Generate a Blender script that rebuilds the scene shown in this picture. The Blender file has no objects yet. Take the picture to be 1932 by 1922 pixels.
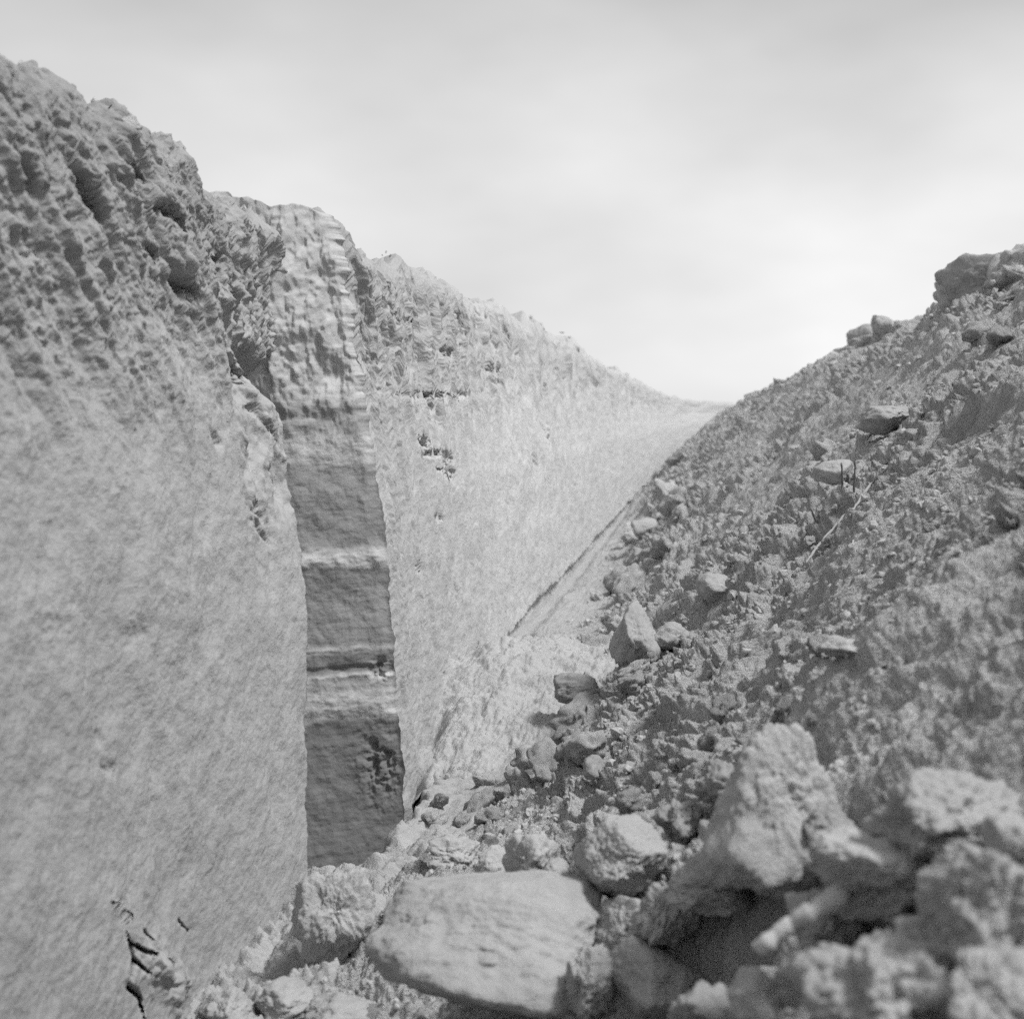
import bpy, bmesh, math, random
import numpy as np
from mathutils import Vector, Matrix

random.seed(7)
rng = np.random.default_rng(11)
F32 = np.float32
sc = bpy.context.scene
col = sc.collection

# ------------------------------------------------------------------ camera model
FPX, W, H = 1464.0, 1024.0, 1018.0
S = 1024.0 / 1932.0
YAW, PITCH = math.radians(7.594), math.radians(3.632)
ax = math.pi / 2 - PITCH
Rx = np.array([[1, 0, 0], [0, math.cos(ax), -math.sin(ax)], [0, math.sin(ax), math.cos(ax)]])
Rz = np.array([[math.cos(YAW), -math.sin(YAW), 0], [math.sin(YAW), math.cos(YAW), 0], [0, 0, 1]])
RM = Rz @ Rx


def ray(px, py):
    """viewing direction through a point of the photo, scaled to one metre along the trench"""
    d = RM @ np.array([(px * S - 512) / FPX, -(py * S - 509) / FPX, -1.0])
    return d / d[1]


# ------------------------------------------------------------------ noise
_g = np.random.default_rng(5).normal(size=(256, 3))
_g = (_g / np.linalg.norm(_g, axis=1)[:, None] * 1.5).astype(F32)


def perlin(x, y, z, seed=0):
    x = np.asarray(x, F32).ravel(); y = np.asarray(y, F32).ravel(); z = np.asarray(z, F32).ravel()
    n = max(len(x), len(y), len(z))
    x, y, z = (np.broadcast_to(q, (n,)) for q in (x, y, z))
    out = np.empty(n, F32)
    CH = 200000
    for s in range(0, n, CH):
        a, b, c = x[s:s + CH], y[s:s + CH], z[s:s + CH]
        xi, yi, zi = np.floor(a), np.floor(b), np.floor(c)
        fx, fy, fz = a - xi, b - yi, c - zi
        xi = xi.astype(np.int64); yi = yi.astype(np.int64); zi = zi.astype(np.int64)
        u, v, w = (t * t * t * (t * (t * 6 - 15) + 10) for t in (fx, fy, fz))
        r = 0
        for dx in (0, 1):
            for dy in (0, 1):
                for dz in (0, 1):
                    h = ((xi + dx) * 374761393 + (yi + dy) * 668265263 + (zi + dz) * 1274126177 + seed * 974711) & 0xffffffff
                    h = ((h ^ (h >> 13)) * 1103515245) & 0xffffffff
                    g = _g[((h ^ (h >> 16)) & 255)]
                    d = g[:, 0] * (fx - dx) + g[:, 1] * (fy - dy) + g[:, 2] * (fz - dz)
                    r = r + d * (u if dx else 1 - u) * (v if dy else 1 - v) * (w if dz else 1 - w)
        out[s:s + CH] = r
    return out


def fbm(x, y, z, oct=4, seed=0, gain=.5, lac=2.03):
    r, a, f = 0, 1.0, 1.0
    for o in range(oct):
        r = r + a * perlin(x * f, y * f, z * f, seed + o * 17)
        a *= gain; f *= lac
    return r


def billow(x, y, z, oct=3, seed=0, gain=.5, lac=2.1):
    r, a, f = 0, 1.0, 1.0
    for o in range(oct):
        r = r + a * np.abs(perlin(x * f, y * f, z * f, seed + o * 13))
        a *= gain; f *= lac
    return r


def ss(a, b, x):
    t = np.clip((x - a) / (b - a), 0, 1)
    return t * t * (3 - 2 * t)


def smax(a, b, k):
    h = np.clip(.5 + .5 * (a - b) / k, 0, 1)
    return b + (a - b) * h + k * h * (1 - h)


def smin(a, b, k):
    return -smax(-a, -b, k)


# ------------------------------------------------------------------ mesh helpers
def mesh_from(name, V, Fq, mat, smooth=True, parent=None):
    V = np.ascontiguousarray(V, F32); Fq = np.ascontiguousarray(Fq, np.int32)
    k = Fq.shape[1]
    me = bpy.data.meshes.new(name)
    me.vertices.add(len(V)); me.vertices.foreach_set('co', V.ravel())
    me.loops.add(Fq.size); me.loops.foreach_set('vertex_index', Fq.ravel())
    me.polygons.add(len(Fq))
    me.polygons.foreach_set('loop_start', np.arange(0, Fq.size, k, dtype=np.int32))
    me.polygons.foreach_set('loop_total', np.full(len(Fq), k, np.int32))
    me.polygons.foreach_set('use_smooth', np.full(len(Fq), smooth, bool))
    me.update(calc_edges=True)
    me.materials.append(mat)
    o = bpy.data.objects.new(name, me); col.objects.link(o)
    if parent: o.parent = parent
    return o


def grid_faces(nr, nc, off=0, flip=False):
    i = np.arange(nr - 1)[:, None] * nc + np.arange(nc - 1)[None, :]
    f = np.stack([i, i + 1, i + nc + 1, i + nc], -1).reshape(-1, 4) + off
    return f[:, ::-1] if flip else f


def tag(o, label=None, cat=None, group=None, kind=None):
    if label: o['label'] = label
    if cat: o['category'] = cat
    if group: o['group'] = group
    if kind: o['kind'] = kind
    return o


# ------------------------------------------------------------------ materials
def earth(name, base, var=.25, scale=2.0, fine=26.0, bump=.6, dist=.012, strata=None, zramp=None, yramp=None, stretch=(1, 1, 1), per_object=0.0, slope=False):
    m = bpy.data.materials.new(name); m.use_nodes = True
    nt = m.node_tree; N = nt.nodes; L = nt.links
    bs = N['Principled BSDF']; bs.inputs['Roughness'].default_value = 1.0
    bs.inputs['Specular IOR Level'].default_value = .12
    tc = N.new('ShaderNodeTexCoord'); mp = N.new('ShaderNodeMapping')
    mp.inputs['Scale'].default_value = stretch
    L.new(tc.outputs['Object'], mp.inputs[0])
    if slope:      # grain drawn out down the slope
        mp.inputs['Rotation'].default_value = (0, math.radians(43), 0)
        mp2 = N.new('ShaderNodeMapping'); mp2.inputs['Scale'].default_value = (.38, 1, 1)
        mp2.inputs['Rotation'].default_value = (0, 0, 0)
        L.new(mp.outputs[0], mp2.inputs[0]); mp = mp2

    def noise(s, det, rough=.6, src=mp.outputs[0]):
        n = N.new('ShaderNodeTexNoise'); n.inputs['Scale'].default_value = s
        n.inputs['Detail'].default_value = det; n.inputs['Roughness'].default_value = rough
        L.new(src, n.inputs['Vector']); return n.outputs['Fac']

    def math_(op, a, b):
        n = N.new('ShaderNodeMath'); n.operation = op
        for i, q in enumerate((a, b)):
            if isinstance(q, (int, float)): n.inputs[i].default_value = q
            else: L.new(q, n.inputs[i])
        return n.outputs[0]
    n1 = noise(scale, 6, .62); n2 = noise(fine, 5, .65)
    f = math_('ADD', math_('MULTIPLY', math_('SUBTRACT', n1, .5), var * 2.4), 1.0)
    f = math_('MULTIPLY', f, math_('ADD', math_('MULTIPLY', math_('SUBTRACT', n2, .5), var * 2.0), 1.0))
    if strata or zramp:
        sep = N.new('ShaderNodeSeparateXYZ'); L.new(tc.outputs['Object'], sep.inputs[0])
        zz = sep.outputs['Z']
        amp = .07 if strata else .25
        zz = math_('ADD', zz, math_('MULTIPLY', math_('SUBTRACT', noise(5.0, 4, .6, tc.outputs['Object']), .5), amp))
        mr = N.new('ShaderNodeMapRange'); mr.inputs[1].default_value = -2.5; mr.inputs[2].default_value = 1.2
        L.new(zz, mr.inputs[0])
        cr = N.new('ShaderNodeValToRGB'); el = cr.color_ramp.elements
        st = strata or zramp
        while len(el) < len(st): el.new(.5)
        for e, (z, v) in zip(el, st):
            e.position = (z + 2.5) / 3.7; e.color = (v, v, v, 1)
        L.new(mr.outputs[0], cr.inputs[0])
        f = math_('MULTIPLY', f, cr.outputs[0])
        if yramp:      # haze and light falloff painted into the colour: wall darker near, paler far
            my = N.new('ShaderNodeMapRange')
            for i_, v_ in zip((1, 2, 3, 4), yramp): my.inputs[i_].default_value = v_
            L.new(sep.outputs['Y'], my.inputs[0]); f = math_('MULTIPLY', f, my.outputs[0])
    else:
        f = math_('MULTIPLY', f, base)
    if per_object:
        oi = N.new('ShaderNodeObjectInfo')
        f = math_('MULTIPLY', f, math_('ADD', math_('MULTIPLY', math_('SUBTRACT', oi.outputs['Random'], .5), per_object), 1.0))
    cc = N.new('ShaderNodeCombineColor')
    for i in range(3): L.new(f, cc.inputs[i])
    L.new(cc.outputs[0], bs.inputs['Base Color'])
    b1 = N.new('ShaderNodeBump'); b1.inputs['Strength'].default_value = bump; b1.inputs['Distance'].default_value = dist
    hgt = math_('ADD', noise(fine, 4, .7), math_('MULTIPLY', noise(fine * 4.3, 3, .7), .45))
    L.new(hgt, b1.inputs['Height']); L.new(b1.outputs[0], bs.inputs['Normal'])
    return m


M = {}
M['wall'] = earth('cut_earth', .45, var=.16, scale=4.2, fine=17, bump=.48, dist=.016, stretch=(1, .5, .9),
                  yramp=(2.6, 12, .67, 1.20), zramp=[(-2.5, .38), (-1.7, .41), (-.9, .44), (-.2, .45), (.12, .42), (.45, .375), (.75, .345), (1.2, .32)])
M['face'] = earth('soil_horizons', .3, var=.16, scale=4, fine=24, bump=.45, dist=.01, stretch=(1, 1, .8), strata=[
    (-2.4, .19), (-1.8, .21), (-1.52, .205), (-1.47, .47), (-1.36, .47), (-1.34, .37), (-1.29, .37), (-1.285, .50), (-1.265, .48), (-1.255, .17),
    (-1.225, .21), (-1.215, .34), (-1.20, .22), (-1.165, .24), (-1.155, .42), (-1.135, .42), (-1.12, .29), (-1.0, .31), (-.93, .32),
    (-.75, .27), (-.735, .50), (-.66, .48), (-.63, .30), (-.35, .33), (-.25, .35), (-.21, .50), (-.08, .50), (-.05, .34), (.03, .33), (.10, .46), (.6, .44), (1.2, .38)])
M['spoil'] = earth('spoil_soil', 0.42, var=.27, scale=3.0, fine=34, bump=1.0, dist=.03, slope=True)
M['floor'] = earth('pale_floor_soil', 0.35, var=.18, scale=3.0, fine=30, bump=.7, dist=.014)
M['heap'] = earth('pale_crumbs', 0.39, var=.16, scale=4.0, fine=34, bump=.8, dist=.012)
M['clod'] = earth('clod_soil', 0.39, var=.2, scale=7.0, fine=34, bump=.8, dist=.010, per_object=.45)
M['clod_pale'] = earth('pale_clod_soil', 0.37, var=.16, scale=6.0, fine=30, bump=.7, dist=.010)
M['clod_mid'] = earth('grey_clod_soil', 0.335, var=.18, scale=6.0, fine=30, bump=.7, dist=.010)
M['clod_dark'] = earth('dark_clod_soil', 0.27, var=.2, scale=7.0, fine=30, bump=.7, dist=.010)
M['crumb'] = earth('crumb_soil', 0.4, var=.28, scale=3.0, fine=40, bump=.6, dist=.006)
M['root'] = earth('root_bark', 0.46, var=.18, scale=20, fine=90, bump=.5, dist=.003)
M['twig'] = earth('dry_twig', .16, var=.2, scale=20, fine=90, bump=.4, dist=.002)
M['field'] = earth('field_soil', 0.24, var=.2, scale=.6, fine=8, bump=.8, dist=.03)


# ------------------------------------------------------------------ the trench: shape functions
def bend(Y):
    return .0013 * np.clip(Y - 55, 0, None) ** 2


BZ = [-2.6, -1.92, -1.09, -.43, .22, .745, .95, 1.3]
BX = [-1.46, -1.50, -1.55, -1.60, -1.68, -1.75, -1.82, -1.95]
Y1, Y2 = 5.70, 7.10            # the slot cut into the wall

# skyline of the wall: points of the photo turned into (distance, height) on the wall's top edge
SKY = [(0, 112), (14, 112), (26, 148), (60, 145), (100, 150), (140, 145), (158, 180), (168, 208), (205, 222), (225, 212), (255, 216), (268, 250),
       (300, 268), (345, 280), (362, 305), (380, 360), (392, 368), (440, 376), (480, 398), (510, 402), (560, 408), (610, 420), (632, 420),
       (650, 460), (668, 494), (700, 512), (740, 515), (775, 533), (808, 536), (825, 556), (860, 572), (905, 590), (925, 602), (952, 602), (975, 630),
       (1005, 628), (1050, 650), (1065, 662), (1090, 655), (1102, 680), (1150, 705), (1190, 722), (1230, 738), (1270, 756)]
_ty, _tz = [], []
for px, py in SKY:
    d = ray(px, py); Yt = -1.83 / d[0]; _ty.append(Yt); _tz.append(d[2] * Yt)
_ty = [-12, 1.0, 3.0] + _ty + [90, 200]; _tz = [.95, .95, .92] + _tz + [.85, .85]
for i in range(1, len(_ty)):
    _ty[i] = max(_ty[i], _ty[i - 1] + .004)


def ztop(Y):
    z = np.interp(Y, _ty, _tz)
    j = .06 + .03 * fbm(Y * 3.1, .5, .5, 3, 61) + .055 * fbm(Y * 9, 3.5, .5, 6, 62, .76)
    return z + j * np.clip(Y / 8, .5, 2.0)


def on_wall(px, py):
    """where a point of the photo lies on the wall: (distance along it, height, metres per photo pixel up, along)"""
    d = ray(px, py); Y = 1.6 / -d[0]
    for _ in range(8):
        Y = -np.interp(d[2] * Y, BZ, BX) / -d[0]
    sx = S / FPX * Y
    return Y, d[2] * Y, sx, S / FPX * Y * Y / 1.6


PITS = []   # hollows in the wall: photo position, half width, half height, lean, depth
for px, py, w, h, lean, dep in [
    (168, 385, 9, 42, .28, .16), (150, 340, 10, 22, .3, .08), (35, 330, 14, 45, .4, .06), (60, 470, 18, 40, .5, .05), (110, 250, 10, 40, .6, .05),
    (262, 330, 8, 26, .2, .10), (300, 400, 26, 18, 0, .12), (330, 430, 20, 28, .3, .12), (345, 545, 14, 34, .5, .08),
    (215, 345, 10, 26, .5, .05), (285, 480, 14, 26, .3, .06), (232, 235, 14, 7, 0, .10), (410, 830, 8, 20, .2, .03),
    (80, 640, 16, 22, .3, .04), (180, 560, 14, 26, .4, .04), (260, 700, 14, 22, .4, .03),
    (476, 500, 9, 32, -.1, .22), (458, 590, 10, 24, .1, .22), (487, 700, 13, 26, .25, .22), (545, 722, 14, 34, .55, .22), (520, 690, 8, 20, .3, .12),
    (440, 530, 8, 20, .2, .12), (505, 560, 10, 16, .1, .08),
    (498, 770, 7, 10, .2, .05), (482, 830, 6, 18, .3, .05), (520, 810, 5, 26, .4, .04), (495, 960, 7, 16, .4, .05), (535, 905, 7, 20, .3, .04), (505, 1000, 6, 24, .5, .03),
    (838, 665, 8, 9, .3, .10), (800, 745, 28, 5, 0, .07), (815, 770, 5, 22, .2, .05), (800, 835, 7, 10, .5, .06), (812, 855, 12, 6, .4, .06),
    (838, 862, 7, 10, .4, .05), (845, 890, 8, 18, .4, .05), (870, 745, 14, 5, .3, .06), (925, 695, 10, 7, 0, .06), (938, 720, 10, 6, 0, .05),
    (865, 612, 4, 20, .4, .07), (968, 650, 8, 30, .35, .07), (905, 590, 12, 8, 0, .06), (775, 610, 10, 6, .2, .06), (1035, 830, 4, 34, .2, .05),
    (1010, 870, 4, 26, .2, .04), (925, 640, 5, 22, .4, .05), (735, 600, 6, 30, .4, .05), (690, 640, 4, 40, .25, .05), (720, 700, 4, 40, .25, .04),
    (825, 975, 6, 8, .1, .04), (790, 1070, 5, 12, .2, .03), (860, 1120, 4, 26, .2, .02), (900, 1225, 4, 20, .2, .03), (880, 1235, 3, 18, .2, .02),
    (835, 1275, 3, 14, .1, .03), (190, 1395, 6, 18, .1, .015), (205, 1450, 12, 20, .5, .02), (250, 1200, 30, 20, .1, .012), (100, 1180, 40, 34, .1, .012), (292, 1815, 26, 60, .3, -.045), (330, 1860, 24, 50, .2, -.04)]:
    Yc, zc, sz, sy = on_wall(px, py)
    k = .72 if px < 420 and py < 900 else 1.0
    PITS.append((Yc, zc, k * w * sy, k * h * sz, lean * sy / sz, dep))
CRACKS = []
for pts, wd, dep in [([(196, 1701), (215, 1716), (241, 1728)], .011, .07), ([(221, 1739), (241, 1783), (244, 1815), (238, 1859), (258, 1880), (266, 1925)], .013, .14),
                     ([(246, 1783), (262, 1795), (283, 1803)], .009, .08), ([(245, 1811), (269, 1836)], .010, .08), ([(300, 1808), (318, 1835)], .008, .05),
                     ([(414, 1842), (392, 1868), (384, 1925)], .014, .12), ([(340, 1735), (362, 1758)], .006, .025), ([(265, 1755), (285, 1775)], .008, .04),
                     ([(805, 743), (830, 738), (858, 752)], .008, .035), ([(820, 880), (850, 900)], .008, .04)]:
    CRACKS.append(([on_wall(*p)[:2] for p in pts], wd, dep))


def slot_depth(Y, z):
    """how far the cut recedes behind the wall plane"""
    e = .05 * fbm(z * 3.0, .3, 7.1, 3, 90)
    yl = np.interp(z, [-2.6, -1.8, -1.25, -.7, .1], [5.20, 5.34, 5.52, Y1, Y1 - .05])
    low = ss(-.015, .03, Y + e * .5 - yl) * .75
    w1 = fbm(Y * 2.2, z * 1.6, 3.3, 3, 92)
    up = np.clip((Y - (5.10 + e)) / 1.9, 0, 1) ** .8 * .40 + .04 * ss(5.08, 5.16, Y + e) + .06 * w1 * ss(5.1, 5.5, Y)
    wz = ss(-.05, .32, z + .08 * fbm(Y * 4, z * 2, .5, 2, 91))
    d = low * (1 - wz) + up * wz * (1 - .35 * ss(0, .9, z))
    return np.where(Y < Y2 + .02, d, 0.0)


def ys0(Y, z): return Y + (.25 + .5 * ss(9, 6, Y)) * z


def wall_x(Y, z, zt, far, dY=None):
    n = lambda *a, **k: fbm(*a, **k)
    up = ss(-.25, .55, z)
    X = np.interp(z, BZ, BX) + bend(Y)
    X = X + .035 * fbm(Y * .55, z * .35, 1.5, 2, 1) + .012 * fbm(Y * 2.2, z * 1.6, .5, 3, 2)
    X = X + .007 * fbm(Y * 8, z * 6.0, .5, 4, 3, .6) + .010 * fbm(Y * 3.5, z * 3.5, .5, 2, 31)
    # spade marks run down the face
    ys_ = ys0(Y, z)
    X = X + (.0012 + .008 * up + .013 * far) * fbm(ys_ * (12 - 3 * far), z * .8, 2.5, 4, 4, .6)
    X = X - (.016 * up + .006 * far) * np.clip(np.abs(fbm(ys_ * 5, z * .7, 8.5, 2, 44)) * -5 + .8, 0, 1)
    # upper, darker soil is rough and lumpy
    X = X - up * (.05 * billow(ys0(Y, z) * 1.7, z * 1.1, .5, 3, 5) - .03) + (.0025 + .0115 * up * ss(16, 6, Y)) * fbm(Y * 9, z * 17, .5, 5, 51, .68) + (.0008 + .007 * up * ss(18, 7, Y)) * fbm(ys0(Y, z) * 22, z * 2.2, .5, 3, 52, .6) + up * .035 * fbm(ys0(Y, z) * 6, z * 1.7, 1.5, 4, 6, .55)
    X = X + up * .045 * fbm(ys0(Y, z) * 3.0, z * .7, 3.5, 3, 7)
    X = X - .014 * up * billow(ys0(Y, z) * 5, z * 4, .5, 3, 8, .6)
    if far: X = X - (.013 + .012 * up) * np.clip(1 - (Y - Y2) / (.07 + .03 * fbm(z * 5, .5, .5, 3, 45)), 0, 1) ** 2 * (1 + .8 * fbm(z * 7, Y * 9, .5, 4, 46, .6))
    # slot in the wall
    if not far:
        dd = slot_depth(Y, z)
        X = X - dd
        rough = ss(4.98, 5.12, Y) * ss(-.75, -.1, z)
        X = X + rough * (.035 * fbm(Y * 5, z * 4, .5, 4, 9, .6) - .03 * billow(Y * 4, z * 3, 2.5, 3, 10))
        X = X - .012 * ss(4.98, 5.10, Y + .12 * fbm(z * 2, .5, .5, 2, 33)) * ss(-.8, -.45, z)
    for (Yc, zc, ry, rz, lean, dep) in PITS:
        k = (np.abs(Y - Yc) < 3.5 * ry + abs(lean) * 3 * rz) & (np.abs(z - zc) < 3.5 * rz)
        if not k.any(): continue
        dy = (Y[k] - Yc + lean * (z[k] - zc)) / ry; dz = (z[k] - zc) / rz
        a_, b_ = dy * .9 + Yc * 3, dz * .9 + zc * 3
        dy = dy + .75 * fbm(a_, b_, 1.5, 4, 77, .6); dz = dz + .6 * fbm(a_, b_, 6.5, 4, 78, .6)
        q = dy * dy + dz * dz
        if far: dep = dep * .85
        X[k] = X[k] - dep * (.9 if far or Yc > 4.9 or dep < 0 else .62) * np.exp(-q * 1.4)
        if dY is not None and dep > .05: dY[k] += dep * .6 * np.exp(-q * 1.8)
    for pts, wd, dep in CRACKS:
        ys = [p[0] for p in pts]; zs = [p[1] for p in pts]
        k = (Y > min(ys) - .15) & (Y < max(ys) + .15) & (z > min(zs) - .15) & (z < max(zs) + .15)
        if not k.any(): continue
        y, zz = Y[k], z[k]
        y = y + .016 * fbm(.5, zz * 6, .5, 3, 41)
        dm = np.full(y.shape, 9.0)
        for (a, b), (c, e) in zip(pts[:-1], pts[1:]):
            vx, vz = (c - a) * .7, e - b
            t = np.clip(((y - a) * .7 * vx + (zz - b) * vz) / (vx * vx + vz * vz), 0, 1)
            dm = np.minimum(dm, np.hypot((y - a) * .7 - t * vx, zz - b - t * vz))
        if dY is not None: dY[k] += dep * .9 * (1 - ss(wd * .12, wd * .6, dm))
        X[k] = X[k] - dep * (1 - ss(wd * .12, wd * (.42 + .25 * fbm(y * 5, zz * 5, .5, 2, 43)), dm))
    # undercut at the foot
    X = X - .085 * ss(9.0, 10.2, Y) * ss(-1.685, -1.705, z + .018 * fbm(Y * 2.5, .5, .5, 4, 47) + .045 * fbm(Y * .5, .5, .5, 2, 48))
    # crumbling rim
    rim = np.clip(1 - (zt - z) / .10, 0, 1)
    X = X - rim ** 2 * .03 - rim * .05 * billow(Y * 7, z * 6, .5, 3, 12)
    return X


def wall_patch(Yc, nz, far):
    zt = ztop(Yc)
    t = np.linspace(0, 1, nz)
    Yg = np.repeat(Yc[None, :], nz, 0)
    zg = -2.6 + (zt[None, :] + 2.6) * t[:, None]
    Y, z = Yg.ravel(), zg.ravel()
    dY = np.zeros(len(Y))
    X = wall_x(Y, z, np.repeat(zt[None, :], nz, 0).ravel(), far, dY)
    V = [np.stack([X, Y + dY, z], 1)]
    # the top turns back into the field
    xt, zt2 = X[-len(Yc):], z[-len(Yc):]
    back = np.concatenate([np.linspace(.02, .5, 16), np.geomspace(.6, 7, 14)])
    for b in back:
        xb = xt - b
        k = ss(0, 1.2, b)
        zb = zt2 * (1 - k) + .80 * k + min(b, .12) / .12 * .035 * fbm(Yc * 6, xb * 6, .5, 3, 14) + .03 * billow(Yc * 2.5, xb * 2.5, .5, 2, 15) * min(b * 3, 1) - .05 * min(b * 6, 1)
        V.append(np.stack([xb, Yc, zb], 1))
    return np.concatenate(V), nz + len(back)


inv = np.linspace(1 / 2.15, 1 / 135, 1150)
Yall = np.concatenate([np.linspace(-9, 2.1, 110), 1 / inv])
Yn = np.concatenate([Yall[Yall < Y2 - .01], [Y2 + .005]])
Yf = np.concatenate([[Y2 - .012], Yall[Yall > Y2 + .01]])
Va, ra = wall_patch(Yn, 760, 0)
Vb, rb = wall_patch(Yf, 760, 1)
Fa = grid_faces(ra, len(Yn)); Fb = grid_faces(rb, len(Yf), len(Va))
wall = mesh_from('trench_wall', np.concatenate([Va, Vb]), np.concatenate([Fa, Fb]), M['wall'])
tag(wall, 'tall pale cut earth wall with ragged crumbling top along the left of the trench', 'earth wall')

# layered face inside the slot
nx, nz = 150, 760
ztf = float(ztop(np.array([Y2]))[0])
zc = np.linspace(-2.6, ztf - .005, nz)
xe = wall_x(np.full(nz, Y2 - .012), zc, np.full(nz, ztf), 1)           # its right edge meets the far wall
u = np.linspace(0, 1, nx) ** .8
xes = np.interp(zc, BZ, BX) + .02
bl = np.clip((u - .92) / .08, 0, 1)
Xg = (xes[:, None] - .95) + .95 * u[None, :] + bl[None, :] * (xe - xes)[:, None]
zg = np.repeat(zc[:, None], nx, 1)
xx, zz = Xg.ravel(), zg.ravel()
up = ss(-.3, .4, zz)
edge = np.repeat(np.clip((u - .90) / .10, 0, 1)[None, :], nz, 0).ravel()
Yg = Y2 - .012 - .012 * fbm(xx * 3, zz * 3, 1.5, 4, 20) - .006 * fbm(xx * 14, zz * 9, .5, 3, 21) - up * .05 * fbm(xx * 4, zz * 3, .5, 4, 22)
dist = np.repeat(.95 * (1 - u)[None, :], nz, 0).ravel()
Yg = Yg - (.42 + .55 * ss(-.5, .95, zz)) * dist - up * (.07 * billow(xx * 3.2, zz * 1.5, .5, 4, 23, .6) - .03 + .03 * fbm(xx * 9, zz * 4, .5, 4, 230, .65)) * np.clip(dist * 8, 0, 1)
Yg = Yg - .0035 * fbm(xx * 13, zz * 11, .5, 4, 231, .6) - .0015 * fbm(xx * 5, zz * 34, .5, 3, 232)
zz = zz + (np.linspace(0, 1, nz) ** 30)[:, None].repeat(nx, 1).ravel() * (.05 * fbm(xx * 7, .5, .5, 3, 25) + .02) * np.clip(dist * 8, 0, 1)
for zb, th, amp in [(-.70, .035, -.014), (-1.275, .012, -.003), (-1.42, .06, -.008), (-1.24, .02, .012), (-1.145, .01, -.004), (0.0, .04, .012)]:
    w = np.exp(-((zz - zb - .012 * fbm(xx * 6, .5, zb, 2, 26)) / th) ** 2)
    Yg = Yg + amp * w * (1 + .8 * fbm(xx * 12, zz * 14, .5, 3, 27))
# root holes and rubble in the lowest, dark layer by its right edge
q = np.exp(-((xx - (np.interp(zz, zc, xe) - .10)) / .09) ** 2 - ((zz + 1.72) / .16) ** 2)
Yg = Yg + q * .05 * np.clip(fbm(xx * 22, zz * 16, .5, 3, 28) + .2, 0, 1)
q = np.exp(-((xx - (np.interp(zz, zc, xe) - .06)) / .05) ** 2 - ((zz + 1.25) / .05) ** 2)
Yg = Yg + q * .05 * np.clip(fbm(xx * 30, zz * 30, .5, 2, 29) + .4, 0, 1)
Yg = Yg * (1 - edge ** 4) + (Y2 - .012) * edge ** 4
V = np.stack([xx, Yg, zz], 1).reshape(nz, nx, 3)
bk = []
for q in (.1, .3, .6, 1.0):
    r_ = V[-1].copy(); r_[:, 1] = r_[:, 1] * (1 - q) + (Y2 + .25) * q; r_[:, 2] -= .06 * q + .02; bk.append(r_[None])
V = np.concatenate([V] + bk)
face = mesh_from('profile_face', V.reshape(-1, 3), grid_faces(len(V), nx), M['face'], parent=wall)
face['label'] = 'darker layered soil profile cut square across the wall'

# ------------------------------------------------------------------ spoil slope and trench floor
TAN = .93


_d = ray(1325, 1765); HOLY = -1.085 / (_d[2] - TAN * _d[0]); HOLX = _d[0] * HOLY


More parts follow.
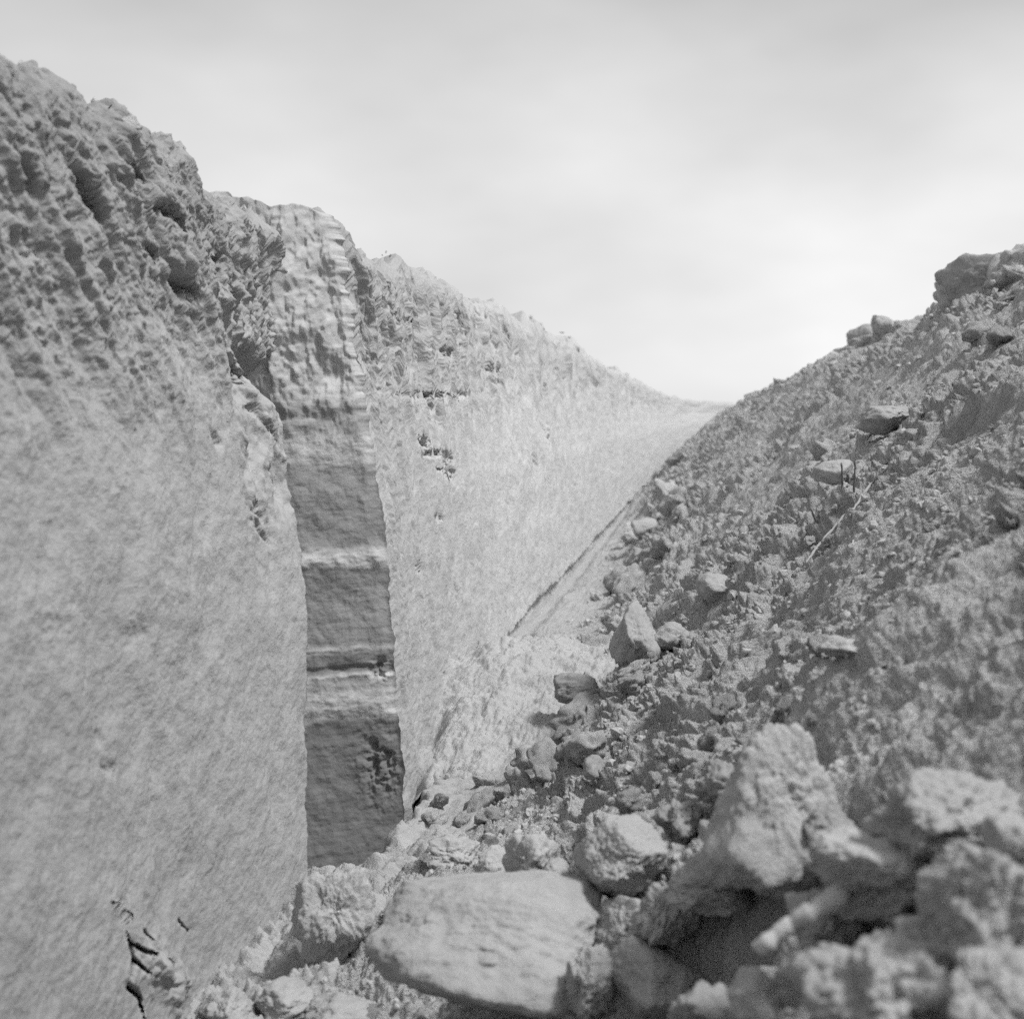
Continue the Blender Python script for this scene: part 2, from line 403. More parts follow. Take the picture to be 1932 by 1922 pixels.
def ground(X, Y, detail=True, vec=False):
    """height of the ground; with vec, also how far fine relief stands out from it and which way"""
    X = np.asarray(X, float); Y = np.asarray(Y, float)
    x = X - bend(Y)
    xs = x + .72 * ss(9, 34, Y)
    big = .15 * fbm(x * .45, Y * .33, .5, 3, 100)
    sl = -1.085 + TAN * xs + big * ss(-.6, .6, x)
    top = .93 - .50 * ss(16, 40, Y) - .12 * np.abs(x - 2.5) - .25 * np.clip(x - 4.2, 0, None) + .08 * fbm(Y * .6, x * .5, .5, 3, 101)
    top = np.maximum(top, -.4)
    fl = -1.83 + .05 * fbm(x * 1.2, Y * .8, .5, 3, 102)
    fl = fl + .16 * np.exp(-((Y - 4.9) / 1.1) ** 2) * ss(-1.45, -.8, x)     # rubble bank across the floor
    z = smin(smax(sl, fl, .35), top, .25)
    onslope = ss(0, .25, sl - fl) * ss(0, .2, top - z + .1)
    hol = .62 * np.exp(-(((x - HOLX) / .24) ** 2 + ((Y - HOLY) / .20) ** 2) ** 1.5)
    z = z - hol
    if not detail: return z
    on = ss(-1.1, -.35, xs + .25 * fbm(Y * .9, x * .9, .5, 2, 103))
    smooth = ss(-.30, .16, fbm(x * .55, Y * .55, 4.5, 3, 104)) * ss(-.2, .5, x)     # slid, smeared patches
    rough = on * (1 - .72 * smooth)
    sv = x * .85 + .55 * fbm(x * .8, Y * .5, 2.5, 3, 105)                          # ledges
    fr = sv * 1.25 - np.floor(sv * 1.25)
    z = z + on * .085 * (ss(0, .14, fr) - fr) * (.5 + 1.2 * np.clip(fbm(x * .7, Y * .7, 9.5, 2, 106) + .3, 0, 1))
    near = ss(4.6, 3.2, Y)
    # relief measured square to the surface
    u = x * 1.36; zz = z * 0
    wx, wy = u + .12 * fbm(u * 2.5, Y * 2.5, .5, 2, 116), Y + .12 * fbm(u * 2.5, Y * 2.5, 7.5, 2, 117)
    d = rough * ((.15 - .03 * near) * billow(wx * 1.9, wy * 1.9, zz + .5, 2, 108) + (.11 - .02 * near) * billow(wx * 4.6, wy * 4.6, zz + 1.5, 3, 109, .6) - .10)
    d = d + .034 * rough * (billow(wx * 9, wy * 9, zz + 2.5, 3, 118, .6) - .3) + .006 * on * (billow(u * 26, Y * 26, zz + 5.5, 2, 121, .6) - .3)
    d = d + (.006 + .012 * rough) * fbm(u * 20, Y * 20, zz + 3.5, 4, 110, .65)
    d = d + on * .055 * fbm(u * .42 + Y * .3, Y * 2.1 - u * .35, zz + 6.5, 3, 122, .55)
    d = d + on * (.012 + .03 * smooth) * fbm(u * .8 + Y * .25, Y * 7, zz + .5, 4, 107, .6) + on * (.003 + .009 * smooth) * fbm(u * 1.8 + Y * .4, Y * 19, zz + 4.5, 4, 119, .65)          # slide marks
    d = d + (1 - on) * ((.030 + .07 * ss(6.8, 5.2, Y)) * billow(x * 6, Y * 6, .5, 4, 111, .65) + .02 * fbm(x * 3, Y * 3, .5, 3, 112))
    z = z - .03 * np.exp(-((x + 1.475) / .05) ** 2) * ss(8.5, 9.5, Y)             # narrow gap at the wall's foot
    z = z - .42 * ss(-1.33, -1.42, x + .06 * fbm(Y * 4, .5, .5, 2, 115)) * ss(5.55, 5.8, Y) * ss(7.5, 7.25, Y)
    nx_ = -.68 * onslope
    nz_ = np.sqrt(1 - nx_ ** 2)
    if vec: return z, d * nx_, d * nz_
    return z + d / nz_


def hit(px, py, detail=True):
    """point of the ground seen through a point of the photo"""
    d = ray(px, py)
    Y = np.geomspace(1.2, 110, 900)
    z = ground(d[0] * Y, Y, detail)
    k = np.argmax(d[2] * Y < z)
    return np.array([d[0] * Y[k], Y[k], z[k]])


nF, nS, nB = 110, 620, 150                                        # columns: floor, seen slope, beyond
Yr = np.concatenate([np.linspace(-9, .9, 50), np.geomspace(.95, 4, 480)[:-1], 1 / np.linspace(1 / 4, 1 / 14, 620)[:-1], np.geomspace(14, 140, 420)])
rows = []
for Y in Yr:
    cx = bend(Y)
    xt = -.95 + .12 * math.sin(Y * .9) + .07 * math.sin(Y * 2.3 + 1)
    xm = min(max(.26 * Y + .25, .3), 3.4)
    rows.append(np.concatenate([np.linspace(-2.6 if Y > 5 and Y < 7.3 else -1.95, xt, nF), np.linspace(xt, xm, nS + 1)[1:], xm + np.geomspace(.02, 9, nB)]) + cx)
Xg = np.array(rows); Yg = np.repeat(Yr[:, None], Xg.shape[1], 1)
Zg, dX, dZ = ground(Xg.ravel(), Yg.ravel(), vec=True)
V = np.stack([Xg.ravel() + dX, Yg.ravel(), Zg + dZ], 1).reshape(len(Yr), -1, 3)
a = V[:, :nF].reshape(-1, 3); b = V[:, nF - 1:].reshape(-1, 3)
tag(mesh_from('trench_floor', a, grid_faces(len(Yr), nF), M['floor']), kind='structure')
tag(mesh_from('spoil_slope', b, grid_faces(len(Yr), V.shape[1] - nF + 1), M['spoil']), kind='structure')

# fields on both sides, out to the horizon
for nm, x0, x1, zf in (('field', -900, -8.0, .78), ('field', 8, 900, -.45)):
    xs = np.linspace(x0, x1, 60); ys = np.linspace(-60, 1500, 90)
    gx, gy = np.meshgrid(xs, ys)
    if x0 < 0: gx = gx + np.where(gx > -20, bend(np.minimum(gy, 140)), 0) * 0
    V = np.stack([gx.ravel(), gy.ravel(), zf + .03 * fbm(gx.ravel() * .3, gy.ravel() * .3, .5, 2, 120)], 1)
    tag(mesh_from(nm, V, grid_faces(90, 60), M['field']), kind='structure')

# heap of fine crumbs that ran down against the wall
n = 230
hx, hy = np.meshgrid(np.linspace(-1.62, .0, n), np.linspace(7.2, 11.4, int(n * 1.8)))
hx, hy = hx.ravel(), hy.ravel()
ang = np.sqrt(((hx + 1.22) / .98) ** 2 + ((hy - 8.9) / 1.7) ** 2) + .12 * fbm(hx * 2, hy * 1.5, .5, 3, 132)
hz = ground(hx, hy, False) - .02 + .50 * np.clip(1 - ang, -.25, 1) + .03 * fbm(hx * 5, hy * 4, .5, 4, 130) + .03 * billow(hx * 13, hy * 11, .5, 4, 131, .7)
hz = hz - .14 * np.exp(-((hx + 1.50) / .06) ** 2) * ss(8.4, 7.8, hy)
tag(mesh_from('soil_heap', np.stack([hx, hy, hz], 1), grid_faces(int(n * 1.8), n), M['heap']),
    'broad pale heap of fine crumbled soil spilled against the foot of the cut wall', 'soil heap')

# ------------------------------------------------------------------ clods
_ico = {}


def ico(level):
    if level not in _ico:
        bm = bmesh.new(); bmesh.ops.create_icosphere(bm, subdivisions=level, radius=1)
        v = np.array([q.co[:] for q in bm.verts]); f = np.array([[q.index for q in p.verts] for p in bm.faces]); bm.free()
        _ico[level] = (v, f)
    return _ico[level]


def clod_shape(seed, level, facets=11, rough=.10, soft=.05, comb=0.0, cut=()):
    """a broken lump: a ball cut by random planes, then crumbled"""
    v, f = ico(level)
    r = np.random.default_rng(seed)
    P = r.normal(size=(facets, 3)); P /= np.linalg.norm(P, axis=1)[:, None]
    D = r.uniform(.55, .95, facets)
    for c in cut:
        nv = np.array(c[:3], float); P = np.concatenate([P, [nv / np.linalg.norm(nv)]]); D = np.append(D, c[3])
    dots = v @ P.T
    rad = np.where(dots > 1e-3, D[None, :] / np.maximum(dots, 1e-3), 9.0)
    k = 16.0
    R = np.minimum(1.15, -np.log(np.exp(-k * np.minimum(rad, 3)).sum(1) + math.exp(-k * 1.15)) / k)
    p = v * R[:, None]
    o = seed * 3.7
    if level >= 3:
        R = R + rough * 1.35 * (fbm(p[:, 0] * 1.8 + o, p[:, 1] * 1.8, p[:, 2] * 1.8, 4 if level > 4 else 3, 200, .55))
        R = R + rough * .55 * (billow(p[:, 0] * 4 + o, p[:, 1] * 4, p[:, 2] * 4, 3 if level > 4 else 2, 201, .6) - .35)
    else:
        R = R + rough * 1.3 * perlin(p[:, 0] * 2 + o, p[:, 1] * 2, p[:, 2] * 2, 202)
    if level >= 5:
        R = R + rough * .32 * (billow(p[:, 0] * 8 + o, p[:, 1] * 8, p[:, 2] * 8, 2, 205, .6) - .3)
        R = R + rough * .30 * fbm(p[:, 0] * 15 + o, p[:, 1] * 15, p[:, 2] * 15, 3, 204, .65)
    if comb:
        R = R + comb * fbm(p[:, 0] * 7 + o, p[:, 1] * 1.5, p[:, 2] * 2, 2, 203)
    return v * R[:, None], f


def rotm(rx, ry, rz):
    return np.array((Matrix.Rotation(rz, 3, 'Z') @ Matrix.Rotation(ry, 3, 'Y') @ Matrix.Rotation(rx, 3, 'X')))


def hero(px, py, w, h, Y, depth, mat, label, seed, rot=(0, 0, 0), facets=11, rough=.10, level=6, comb=0, name='soil_clod', cat='soil clod', sink=0.0, cut=()):
    """one large clod, given by its place in the photo, its size there and its distance"""
    d = ray(px, py)
    if Y is None or (Y < 6 and py > 900): Y = min(hit(px + w * q, py + h * .25)[1] for q in (-.25, 0, .25)) - depth * (.06 if py > 1400 else -.32)
    c = d * Y
    k = S / FPX * Y
    dims = np.array([w * k / 2, depth / 2, h * k / 2])
    p, f = clod_shape(seed, level, facets, rough, comb=comb, cut=cut)
    p = p * 1.08
    R = rotm(*[math.radians(q) for q in rot])
    p = p @ R.T
    lo, hi = p.min(0), p.max(0)
    p = (p - (lo + hi) / 2) / ((hi - lo) / 2) * dims
    o = mesh_from(name, p, f, M[mat])
    o.location = (c[0], c[1], c[2] - sink)
    return tag(o, label, cat)


HERO = []
hero(915, 1800, 450, 290, 4.05, .62, 'clod_mid', 'large smooth flat-topped slab of soil lying in the trench bottom nearest the viewer', 3, (0, 0, 0), 14, .055, cut=[(-.05, -.62, .78, .42), (-.6, -.3, .7, .55), (.5, -.4, .7, .55)])
hero(1168, 1622, 190, 165, 4.75, .34, 'clod_mid', 'squarish grey clod with a shaded lower right side and a pale stick on it', 8, (0, 0, 0), 9, .08, cut=[(-.5, -.75, .45, .5), (.5, -.7, -.4, .55)])
hero(1450, 1518, 262, 325, 3.72, .36, 'clod_pale', 'tall pale block of soil leaning over a dark hollow on the spoil slope', 15, (0, 18, 0), 9, .085, comb=.015, cut=[(.22, -.72, .62, .42)])
hero(1350, 1650, 190, 120, 3.62, .30, 'clod_mid', 'low grey clod under the left foot of the tall pale leaning block', 21, (0, 0, 40), 10, .12)
hero(634, 1735, 165, 215, 4.62, .26, 'clod_pale', 'pale upright chunk of soil standing against the foot of the wall before the slot', 33, (0, -8, 0), 10, .12, comb=.04, cut=[(.35, -.85, .35, .5)])
hero(1165, 1738, 130, 130, 3.98, .22, 'clod_pale', 'pale wedge-shaped clod right of the large flat slab', 44, (20, 10, 0), 8, .09)
hero(1258, 1728, 150, 130, 3.55, .22, 'clod_mid', 'crumbly ribbed clod on the left rim of the dark hollow', 51, (0, 30, 0), 10, .16, comb=.14)
hero(1640, 1650, 230, 170, 2.95, .30, 'clod_pale', 'pale rounded lump from which a thick root sticks out', 62, (0, 0, 10), 12, .14)
hero(1840, 1700, 220, 270, 2.62, .30, 'clod_mid', 'big grey lump with a shadowed hollow in its side at the right edge', 71, (0, 0, 60), 11, .18)
hero(1790, 1530, 300, 170, 2.95, .34, 'clod_mid', 'broad pale-topped lump above the hollowed lump at the right edge', 83, (0, 0, 0), 12, .14)
hero(1650, 1850, 340, 230, 2.45, .36, 'clod_mid', 'wide knobbly lump below the thick root at the bottom of the view', 92, (0, 0, 25), 12, .17)
hero(1425, 1880, 110, 110, 2.75, .16, 'clod_mid', 'small smooth rounded clod beneath the dark hollow at the bottom', 101, (0, 0, 0), 10, .06)
hero(1235, 1850, 190, 150, 3.0, .24, 'clod_mid', 'smooth domed clod between the flat slab and the dark hollow', 112, (0, 0, 45), 10, .07)
hero(1560, 1560, 120, 110, 3.3, .16, 'clod_dark', 'dark crumbly clod in the shade right of the tall pale block', 123, (0, 0, 45), 11, .15, level=5)
hero(1870, 1880, 190, 160, 2.25, .26, 'clod_mid', 'rough lump in the bottom right corner', 131, (0, 0, 45), 11, .16)
hero(1340, 1905, 170, 100, 2.72, .2, 'clod_dark', 'dark lump at the bottom edge under the smooth domed clod', 139, (0, 0, 5), 11, .14)
hero(540, 1880, 130, 70, 4.1, .24, 'clod_mid', 'flat-lying grey clod in front of the upright chunk by the wall', 145, (0, 0, 5), 10, .12, level=5)
hero(640, 1905, 150, 60, 3.95, .24, 'clod_mid', 'low clod at the bottom edge left of the large flat slab', 149, (0, 0, 35), 10, .12, level=5)
hero(430, 1900, 110, 80, 4.0, .2, 'clod_mid', 'clod wedged against the wall foot at the bottom edge beside a crack', 151, (0, 0, 35), 10, .12, level=5)
hero(1000, 1620, 110, 110, 5.1, .25, 'clod_pale', 'pale broken clod left of the squarish grey clod with the stick', 155, (0, 0, 35), 9, .14, level=5)
hero(940, 1640, 90, 90, 5.0, .22, 'clod_pale', 'pale pointed clod directly behind the middle of the large flat slab', 158, (0, 20, 35), 8, .14, level=5)
hero(1045, 1650, 80, 60, 4.75, .2, 'clod_mid', 'small arched clod with a dark gap beneath it left of the squarish grey clod', 163, (0, 0, 35), 9, .14, level=5)
hero(1280, 1555, 100, 90, 4.6, .2, 'clod_dark', 'dark rough clod tucked behind the squarish grey clod with the stick', 166, (0, 0, 35), 11, .2, level=5)
hero(1355, 1480, 90, 100, 4.4, .2, 'clod_dark', 'dark clod left of the top of the tall pale leaning block', 168, (0, 0, 35), 11, .18, level=5)
hero(705, 1720, 90, 60, 4.9, .2, 'clod_mid', 'small grey clod beside the upright chunk at the slot', 170, (0, 0, 35), 10, .14, level=5)
hero(1730, 1640, 130, 130, 3, .2, 'clod_pale', 'pale knob between the root-bearing lump and the hollowed lump', 172, (0, 0, 35), 11, .16)
hero(1560, 1750, 150, 120, 3, .2, 'clod_mid', 'grey lump hanging directly under the outer end of the thick root', 174, (0, 0, 35), 11, .16)
hero(1750, 1800, 180, 140, 3, .24, 'clod_mid', 'lump between the wide knobbly lump and the bottom right corner', 176, (0, 0, 35), 11, .16)
hero(1905, 1600, 90, 110, 3, .18, 'clod_mid', 'clod cut off by the right edge above the hollowed lump', 178, (0, 0, 35), 11, .16)
hero(1500, 1620, 110, 90, 3, .18, 'clod_mid', 'clod under the lower right corner of the tall pale leaning block', 182, (0, 0, 35), 11, .16)
hero(1400, 1570, 110, 110, 3, .2, 'clod_mid', 'grey broken clod just left of the lower half of the tall pale block', 184, (0, 0, 35), 11, .16)
hero(1110, 1850, 110, 130, 3, .2, 'clod_mid', 'grey clod leaning on the right end of the large flat slab', 186, (0, 0, 35), 10, .14)
hero(860, 1610, 110, 70, 3, .2, 'clod_pale', 'low pale clod in the row behind the large flat slab nearest the slot', 188, (0, 0, 35), 10, .16, level=5)
# on the slope
hero(1640, 650, 84, 76, 22.5, .60, 'clod_dark', 'rounded dark clod standing out against the sky halfway up the crest', 203, (0, 0, 0), 10, .08, level=5)
hero(1872, 535, 200, 112, 12.3, .60, 'clod_dark', 'large angular dark block of soil on the crest at the upper right', 211, (0, 20, 15), 7, .09, level=5, cut=[(-.8, -.6, -.1, .45)])
hero(1800, 580, 70, 50, 14.5, .35, 'clod', 'low grey clod on the crest left of the large angular block', 219, (0, 0, 15), 9, .10, level=5)
hero(1845, 590, 100, 50, 13.0, .4, 'clod_mid', 'paler lump just under the large angular block on the crest', 226, (0, 0, 15), 10, .12, level=5)
hero(1198, 1195, 105, 125, None, .42, 'clod_mid', 'steep-sided block with a smooth shaded left face near the far trench floor', 233, (0, 0, 0), 10, .08, level=5, cut=[(-.8, -.55, .1, .5), (.3, -.75, .6, .55)])
hero(1262, 1200, 80, 60, None, .3, 'clod', 'low clod touching the right of the steep-sided block', 235, (0, 0, 25), 9, .10, level=5)
hero(1215, 998, 52, 42, None, .5, 'clod_pale', 'bright pale clod at the edge of the far spoil near the wall', 238, (0, 0, 0), 9, .07, level=4)
hero(1572, 892, 76, 52, None, .2, 'clod_pale', 'pale flat lump beside upright dark twigs on the slope', 247, (0, 0, 0), 8, .05, level=5)
hero(1592, 1222, 104, 46, None, .14, 'clod', 'long pale bar-shaped clod lying along the middle of the slope', 255, (0, -24, 0), 9, .10, level=5)
hero(1672, 792, 110, 56, None, .35, 'clod_mid', 'broad pale lump over a dark ledge on the upper slope', 262, (0, -10, 0), 10, .10, level=5)
hero(1352, 1108, 80, 60, None, .3, 'clod', 'smooth dark rounded lump on the slope above the steep-sided block', 269, (0, 0, 0), 10, .06, level=5)
hero(1090, 1300, 100, 66, None, .3, 'clod_dark', 'dark crumbling clod at the right foot of the pale soil heap', 274, (0, 0, 0), 10, .10, level=5)
hero(1068, 1420, 46, 50, None, .2, 'clod_dark', 'small dark clod at the lower right edge of the pale soil heap', 279, (0, 0, 0), 10, .09, level=5)
hero(1120, 1445, 44, 40, None, .15, 'clod_dark', 'smaller dark clod right of the pale soil heap on the trench bottom', 283, (0, 0, 0), 10, .09, level=4)
# on the wall's rim
hero(8, 128, 32, 44, 3.62, .09, 'clod_dark', 'dark clod on the wall rim at the left edge of the view', 301, level=5)
hero(240, 232, 54, 36, 4.42, .12, 'clod', 'overhanging clod on the wall rim above a dark hollow', 305, level=5)
hero(1080, 664, 28, 26, 20.5, .3, 'clod_dark', 'dark round clod on the far wall rim against the sky', 309, level=4)

# ------------------------------------------------------------------ roots and twigs
def tube(name, pts, radii, mat, label, cat, wob=.0, seg=9):
    P = np.array(pts, float)
    n = 26
    t = np.linspace(0, 1, n); tt = np.linspace(0, 1, len(P))
    Q = np.stack([np.interp(t, tt, P[:, i]) for i in range(3)], 1)
    for _ in range(3): Q[1:-1] = (Q[:-2] + 2 * Q[1:-1] + Q[2:]) / 4
    r = np.interp(t, np.linspace(0, 1, len(radii)), radii)
    if wob: Q = Q + wob * np.stack([fbm(t * 7, 1.5, i + .5, 2, 400 + len(name)) for i in range(3)], 1)
    V = []
    for i in range(n):
        d = Q[min(i + 1, n - 1)] - Q[max(i - 1, 0)]; d /= np.linalg.norm(d)
        s = np.cross(d, (.3, .2, 1)); s /= np.linalg.norm(s); v = np.cross(s, d)
        rr = r[i] * (1 + .22 * math.sin(i * 1.7) * math.sin(i * .6))
        for k in range(seg):
            a = 2 * math.pi * k / seg
            V.append(Q[i] + rr * (math.cos(a) * s + math.sin(a) * v))
    Fq = [[i * seg + k, i * seg + (k + 1) % seg, (i + 1) * seg + (k + 1) % seg, (i + 1) * seg + k] for i in range(n - 1) for k in range(seg)]
    V += [Q[0], Q[-1]]
    base = len(V)
    Fq += [[base - 2, (k + 1) % seg, k, k] for k in range(0)]
    V = np.array(V); c = Q.mean(0)
    bm_me = mesh_from(name, V - Q[0], np.array(Fq), M[mat])
    bm_me.location = Q[0]
    # close the ends
    bm = bmesh.new(); bm.from_mesh(bm_me.data)
    bmesh.ops.delete(bm, geom=[x for x in bm.verts if not x.link_faces], context='VERTS')
    bmesh.ops.holes_fill(bm, edges=[e for e in bm.edges if e.is_boundary], sides=0)
    bm.to_mesh(bm_me.data); bm.free()
    return tag(bm_me, label, cat)


def at(px, py, Y): return ray(px, py) * Y


def over(px, py, up):
    """a point standing `up` metres nearer than the plain slope"""
    d = ray(px, py); return d * (-1.085 / (d[2] - TAN * d[0]) - up)


tube('root', [over(1425, 1792, .34), over(1445, 1780, .34), over(1490, 1745, .32), over(1530, 1720, .30), over(1590, 1682, .24)], [.011, .015, .014, .018, .020], 'root',
     'thick pale root sticking out of a lump over the dark hollow', 'root', .006, 12)
tube('stick', [at(1188, 1590, 4.50), at(1225, 1606, 4.51), at(1262, 1620, 4.53), at(1290, 1628, 4.6)], [.005, .007, .008, .007], 'root',
     'short pale stick lying across the squarish grey clod', 'stick', .002)
tube('stick', [at(1262, 1600, 4.6), at(1250, 1565, 4.62), at(1228, 1543, 4.68)], [.007, .006, .005], 'root',
     'thin curved pale root bending up over the top of the squarish grey clod', 'root', .002)
for pts, lab in [([(1632, 840), (1655, 815), (1690, 800)], 'pale root poking out under the broad lump on the upper slope'),
                 ([(1600, 980), (1640, 925), (1700, 862)], 'long straight pale root lying up the slope right of the flat pale lump'),
                 ([(1518, 1068), (1545, 1035), (1590, 990)], 'pale root lying on the slope below the dark twigs')]:
    q = [hit(*p) + np.array([0, -.02, .015]) for p in pts]
    tube('root', q, [.004, .008, .005], 'clod_mid', lab, 'root', .012)
for pts, lab in [([(1590, 935), (1589, 905), (1586, 872)], 'thin dark twig standing beside the flat pale lump'),
                 ([(1612, 950), (1611, 915), (1612, 868)], 'tallest of the dark twigs right of the flat pale lump'),
                 ([(1550, 1000), (1536, 975), (1528, 958)], 'short slanting dark twig below the flat pale lump')]:
    Yb = hit(*pts[0])[1]
    tube('twig', [at(*p, Yb - .02 * i) for i, p in enumerate(pts)], [.007, .006, .004], 'twig', lab, 'twig', .006, 6)
tube('twig', [at(198, 222, 4.35), at(203, 208, 4.34), at(209, 196, 4.33)], [.004, .003, .002], 'twig', 'tiny dry sprig standing on the wall rim', 'twig', .004, 6)

# ------------------------------------------------------------------ scattered clods
protos = []
for i in range(14):
    p, f = clod_shape(500 + i * 7, 4, 9, .22)
    p = p * np.array([1, random.uniform(.7, 1), random.uniform(.55, .85)])
    me_o = mesh_from('soil_clod', p, f, M['clod'])
    protos.append(me_o.data); bpy.data.objects.remove(me_o)


def spot(zone):
    while True:
        if zone == 'toe':
            Y = 1 / rng.uniform(1 / 34, 1 / 5.5); x = rng.normal(-.84, .26) + .3 * abs(rng.normal()) * .6
        elif zone == 'slope':
            Y = 1 / rng.uniform(1 / 24, 1 / 3.6); x = rng.uniform(-.4, 2.3)
        elif zone == 'crest':
            Y = 1 / rng.uniform(1 / 60, 1 / 11); x = rng.uniform(2.0, 2.7)
        else:
            Y = rng.uniform(2.1, 4.8); x = rng.uniform(-1.2, .9)
        if x > .24 * Y + .1 or x < -1.35: continue
        return x + bend(Y), Y


GROUPS = {'toe': (95, 'grey clod among those strewn along the foot of the spoil slope', 'clods strewn along the foot of the spoil', (.05, .17)),
          'slope': (55, 'grey clod among those scattered over the face of the spoil slope', 'clods scattered on the spoil slope', (.030, .10)),
          'crest': (60, 'clod among those lining the crest of the spoil slope', 'clods along the spoil crest', (.09, .30)),
          'near': (80, 'small clod among those lying between the big lumps in the foreground', 'small clods in the foreground', (.018, .06))}
for zone, (cnt, lab, grp, (r0, r1)) in GROUPS.items():
    for i in range(cnt):
        X, Y = spot(zone)
        r = r0 * (r1 / r0) ** (rng.random() ** 1.6)
        if zone == 'toe': r *= np.clip(Y / 9, .55, 1.5)
        if zone == 'slope': r *= np.clip(Y / 8, .6, 1.5)
        o = bpy.data.objects.new('soil_clod', protos[i % len(protos)]); col.objects.link(o)
        z = float(ground(np.array([X]), np.array([Y]))[0])
        o.location = (X, Y, z + r * .28)
        o.rotation_euler = (rng.uniform(-.5, .5), rng.uniform(-.9, .1), rng.uniform(0, 6.28))
        o.scale = (r * rng.uniform(.8, 1.3), r * rng.uniform(.8, 1.2), r)
        tag(o, lab, 'soil clod', grp)

# crumbs nobody could count
P, Fc, off = [], [], 0
small = [clod_shape(700 + i * 3, 2, 8, .32) for i in range(10)]
N = 17000
Yc = 1 / rng.uniform(1 / 42, 1 / 1.7, N)
xc = np.where(rng.random(N) < .22, rng.normal(-.75, .28, N), rng.uniform(-1.0, 2.6, N))
dens = fbm(xc * 1.3, Yc * 1.3, .5, 3, 140)
keep = (xc < .25 * Yc + .15) & (xc > -1.36) & (dens > -.15) & (np.hypot(xc - HOLX, Yc - HOLY) > .38) & ((Yc > 3.2) | (rng.random(N) < .4))
Yc, xc = Yc[keep], xc[keep]
xc = xc + bend(Yc)
zc_ = ground(xc, Yc)
rc = (.0040 + .00125 * Yc) * np.exp(rng.normal(-.1, .5, len(Yc)))
rc = np.clip(rc, .004, .010 + .0026 * Yc)
# and those left along the rim of the wall
Yr_ = 1 / rng.uniform(1 / 40, 1 / 3.0, 600)
zr_ = ztop(Yr_); xr_ = np.interp(zr_, BZ, BX) + bend(Yr_) - np.where((Yr_ > 5.1) & (Yr_ < 7.1), slot_depth(Yr_, zr_), 0) - rng.uniform(.03, .16, len(Yr_))
Yc = np.concatenate([Yc, Yr_]); xc = np.concatenate([xc, xr_]); zc_ = np.concatenate([zc_, zr_ - .012])
rc = np.concatenate([rc, (.004 + .0011 * Yr_) * np.clip(np.exp(rng.normal(-.2, .5, len(Yr_))), 0, 1.6)])
for i in range(len(Yc)):
    p, f = small[i % 10]
    R = rotm(*rng.uniform(-3, 3, 3))
    q = (p * rng.uniform(.5, 1.35, 3)) @ R.T * rc[i] + (xc[i], Yc[i], zc_[i] + rc[i] * .05)
    P.append(q); Fc.append(f + off); off += len(p)
tag(mesh_from('crumbs', np.concatenate(P), np.concatenate(Fc), M['crumb'], False), 'loose soil crumbs covering the spoil slope', 'soil crumbs', kind='stuff')

# ------------------------------------------------------------------ light and sky
SUN_EL, SUN_AZ = math.radians(58), math.radians(102)      # azimuth from the trench direction (+Y) towards the right (+X)
sd = Vector((math.sin(SUN_AZ) * math.cos(SUN_EL), math.cos(SUN_AZ) * math.cos(SUN_EL), math.sin(SUN_EL)))
sl = bpy.data.lights.new('sun', 'SUN'); sl.energy = 3.3; sl.angle = math.radians(12); sl.color = (1, 1, 1)
so = bpy.data.objects.new('sun', sl); col.objects.link(so)
so.rotation_euler = sd.to_track_quat('Z', 'Y').to_euler()

wd = bpy.data.worlds.new('World'); sc.world = wd; wd.use_nodes = True
nt = wd.node_tree; N_ = nt.nodes; L_ = nt.links
bg = N_['Background']
sky = N_.new('ShaderNodeTexSky'); sky.sky_type = 'NISHITA'; sky.sun_disc = False
sky.sun_elevation = SUN_EL; sky.sun_rotation = SUN_AZ; sky.dust_density = 4.0; sky.air_density = 1.2
bw = N_.new('ShaderNodeRGBToBW'); L_.new(sky.outputs[0], bw.inputs[0])
tc = N_.new('ShaderNodeTexCoord'); mp = N_.new('ShaderNodeMapping')
mp.inputs['Scale'].default_value = (1.3, 1.3, 2.8); mp.inputs['Rotation'].default_value = (0, .35, 0)
L_.new(tc.outputs['Generated'], mp.inputs[0])
nz_ = N_.new('ShaderNodeTexNoise'); nz_.inputs['Scale'].default_value = 2.2; nz_.inputs['Detail'].default_value = 4; nz_.inputs['Roughness'].default_value = .5
L_.new(mp.outputs[0], nz_.inputs['Vector'])


def wm(op, a, b):
    n = N_.new('ShaderNodeMath'); n.operation = op
    for i, q in enumerate((a, b)):
        if isinstance(q, (int, float)): n.inputs[i].default_value = q
        else: L_.new(q, n.inputs[i])
    return n.outputs[0]


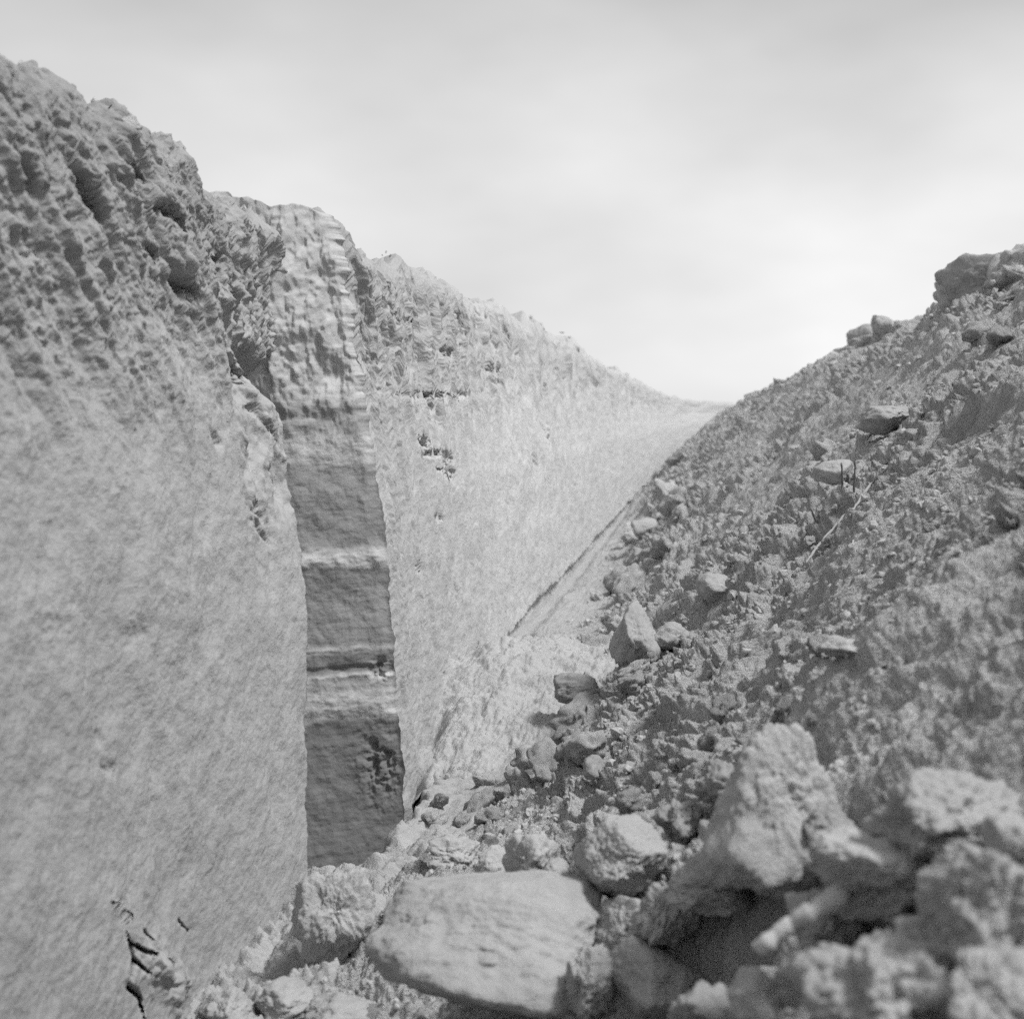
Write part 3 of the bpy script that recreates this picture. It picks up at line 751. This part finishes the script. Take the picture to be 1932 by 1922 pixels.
cl = N_.new('ShaderNodeMapRange'); cl.inputs[1].default_value = .3; cl.inputs[2].default_value = .7; cl.inputs[3].default_value = .81; cl.inputs[4].default_value = 1.15
L_.new(nz_.outputs['Fac'], cl.inputs[0])
SKY_MIX, SKY_FLAT = .55, 4.2        # thin cloud veil evens out the clear sky
val = wm('ADD', wm('MULTIPLY', bw.outputs[0], SKY_MIX), SKY_FLAT)
val = wm('MULTIPLY', val, cl.outputs[0])
sp = N_.new('ShaderNodeSeparateXYZ'); L_.new(tc.outputs['Generated'], sp.inputs[0])
low = N_.new('ShaderNodeMapRange'); low.inputs[1].default_value = .0; low.inputs[2].default_value = .30
low.inputs[3].default_value = 1.0; low.inputs[4].default_value = 0.0
L_.new(sp.outputs['Z'], low.inputs[0])
side = N_.new('ShaderNodeMapRange'); side.inputs[1].default_value = -.35; side.inputs[2].default_value = .25
side.inputs[3].default_value = .7; side.inputs[4].default_value = 1.15
L_.new(sp.outputs['X'], side.inputs[0])
glow = wm('MULTIPLY', wm('MULTIPLY', low.outputs[0], side.outputs[0]), .88)
val = wm('MULTIPLY', val, wm('ADD', glow, 1.0))
cc = N_.new('ShaderNodeCombineColor')
for i in range(3): L_.new(val, cc.inputs[i])
L_.new(cc.outputs[0], bg.inputs['Color'])
bg.inputs['Strength'].default_value = .096

# ------------------------------------------------------------------ camera
cam = bpy.data.cameras.new('camera'); co = bpy.data.objects.new('camera', cam); col.objects.link(co)
co.location = (0, 0, 0); co.rotation_euler = (ax, 0, YAW)
cam.sensor_fit = 'HORIZONTAL'; cam.sensor_width = 36; cam.lens = 36 * FPX / 1024
cam.clip_start = .05; cam.clip_end = 4000
cam.dof.use_dof = True; cam.dof.focus_distance = 6.8; cam.dof.aperture_fstop = 3.2
sc.camera = co
sc.cycles.use_adaptive_sampling = True; sc.cycles.adaptive_threshold = .035; sc.cycles.adaptive_min_samples = 40
sc.cycles.use_denoising = False       # the sampling grain stands in for film grain
sc.view_settings.view_transform = 'Standard'; sc.view_settings.look = 'None'
sc.view_settings.exposure = .06; sc.view_settings.gamma = 1
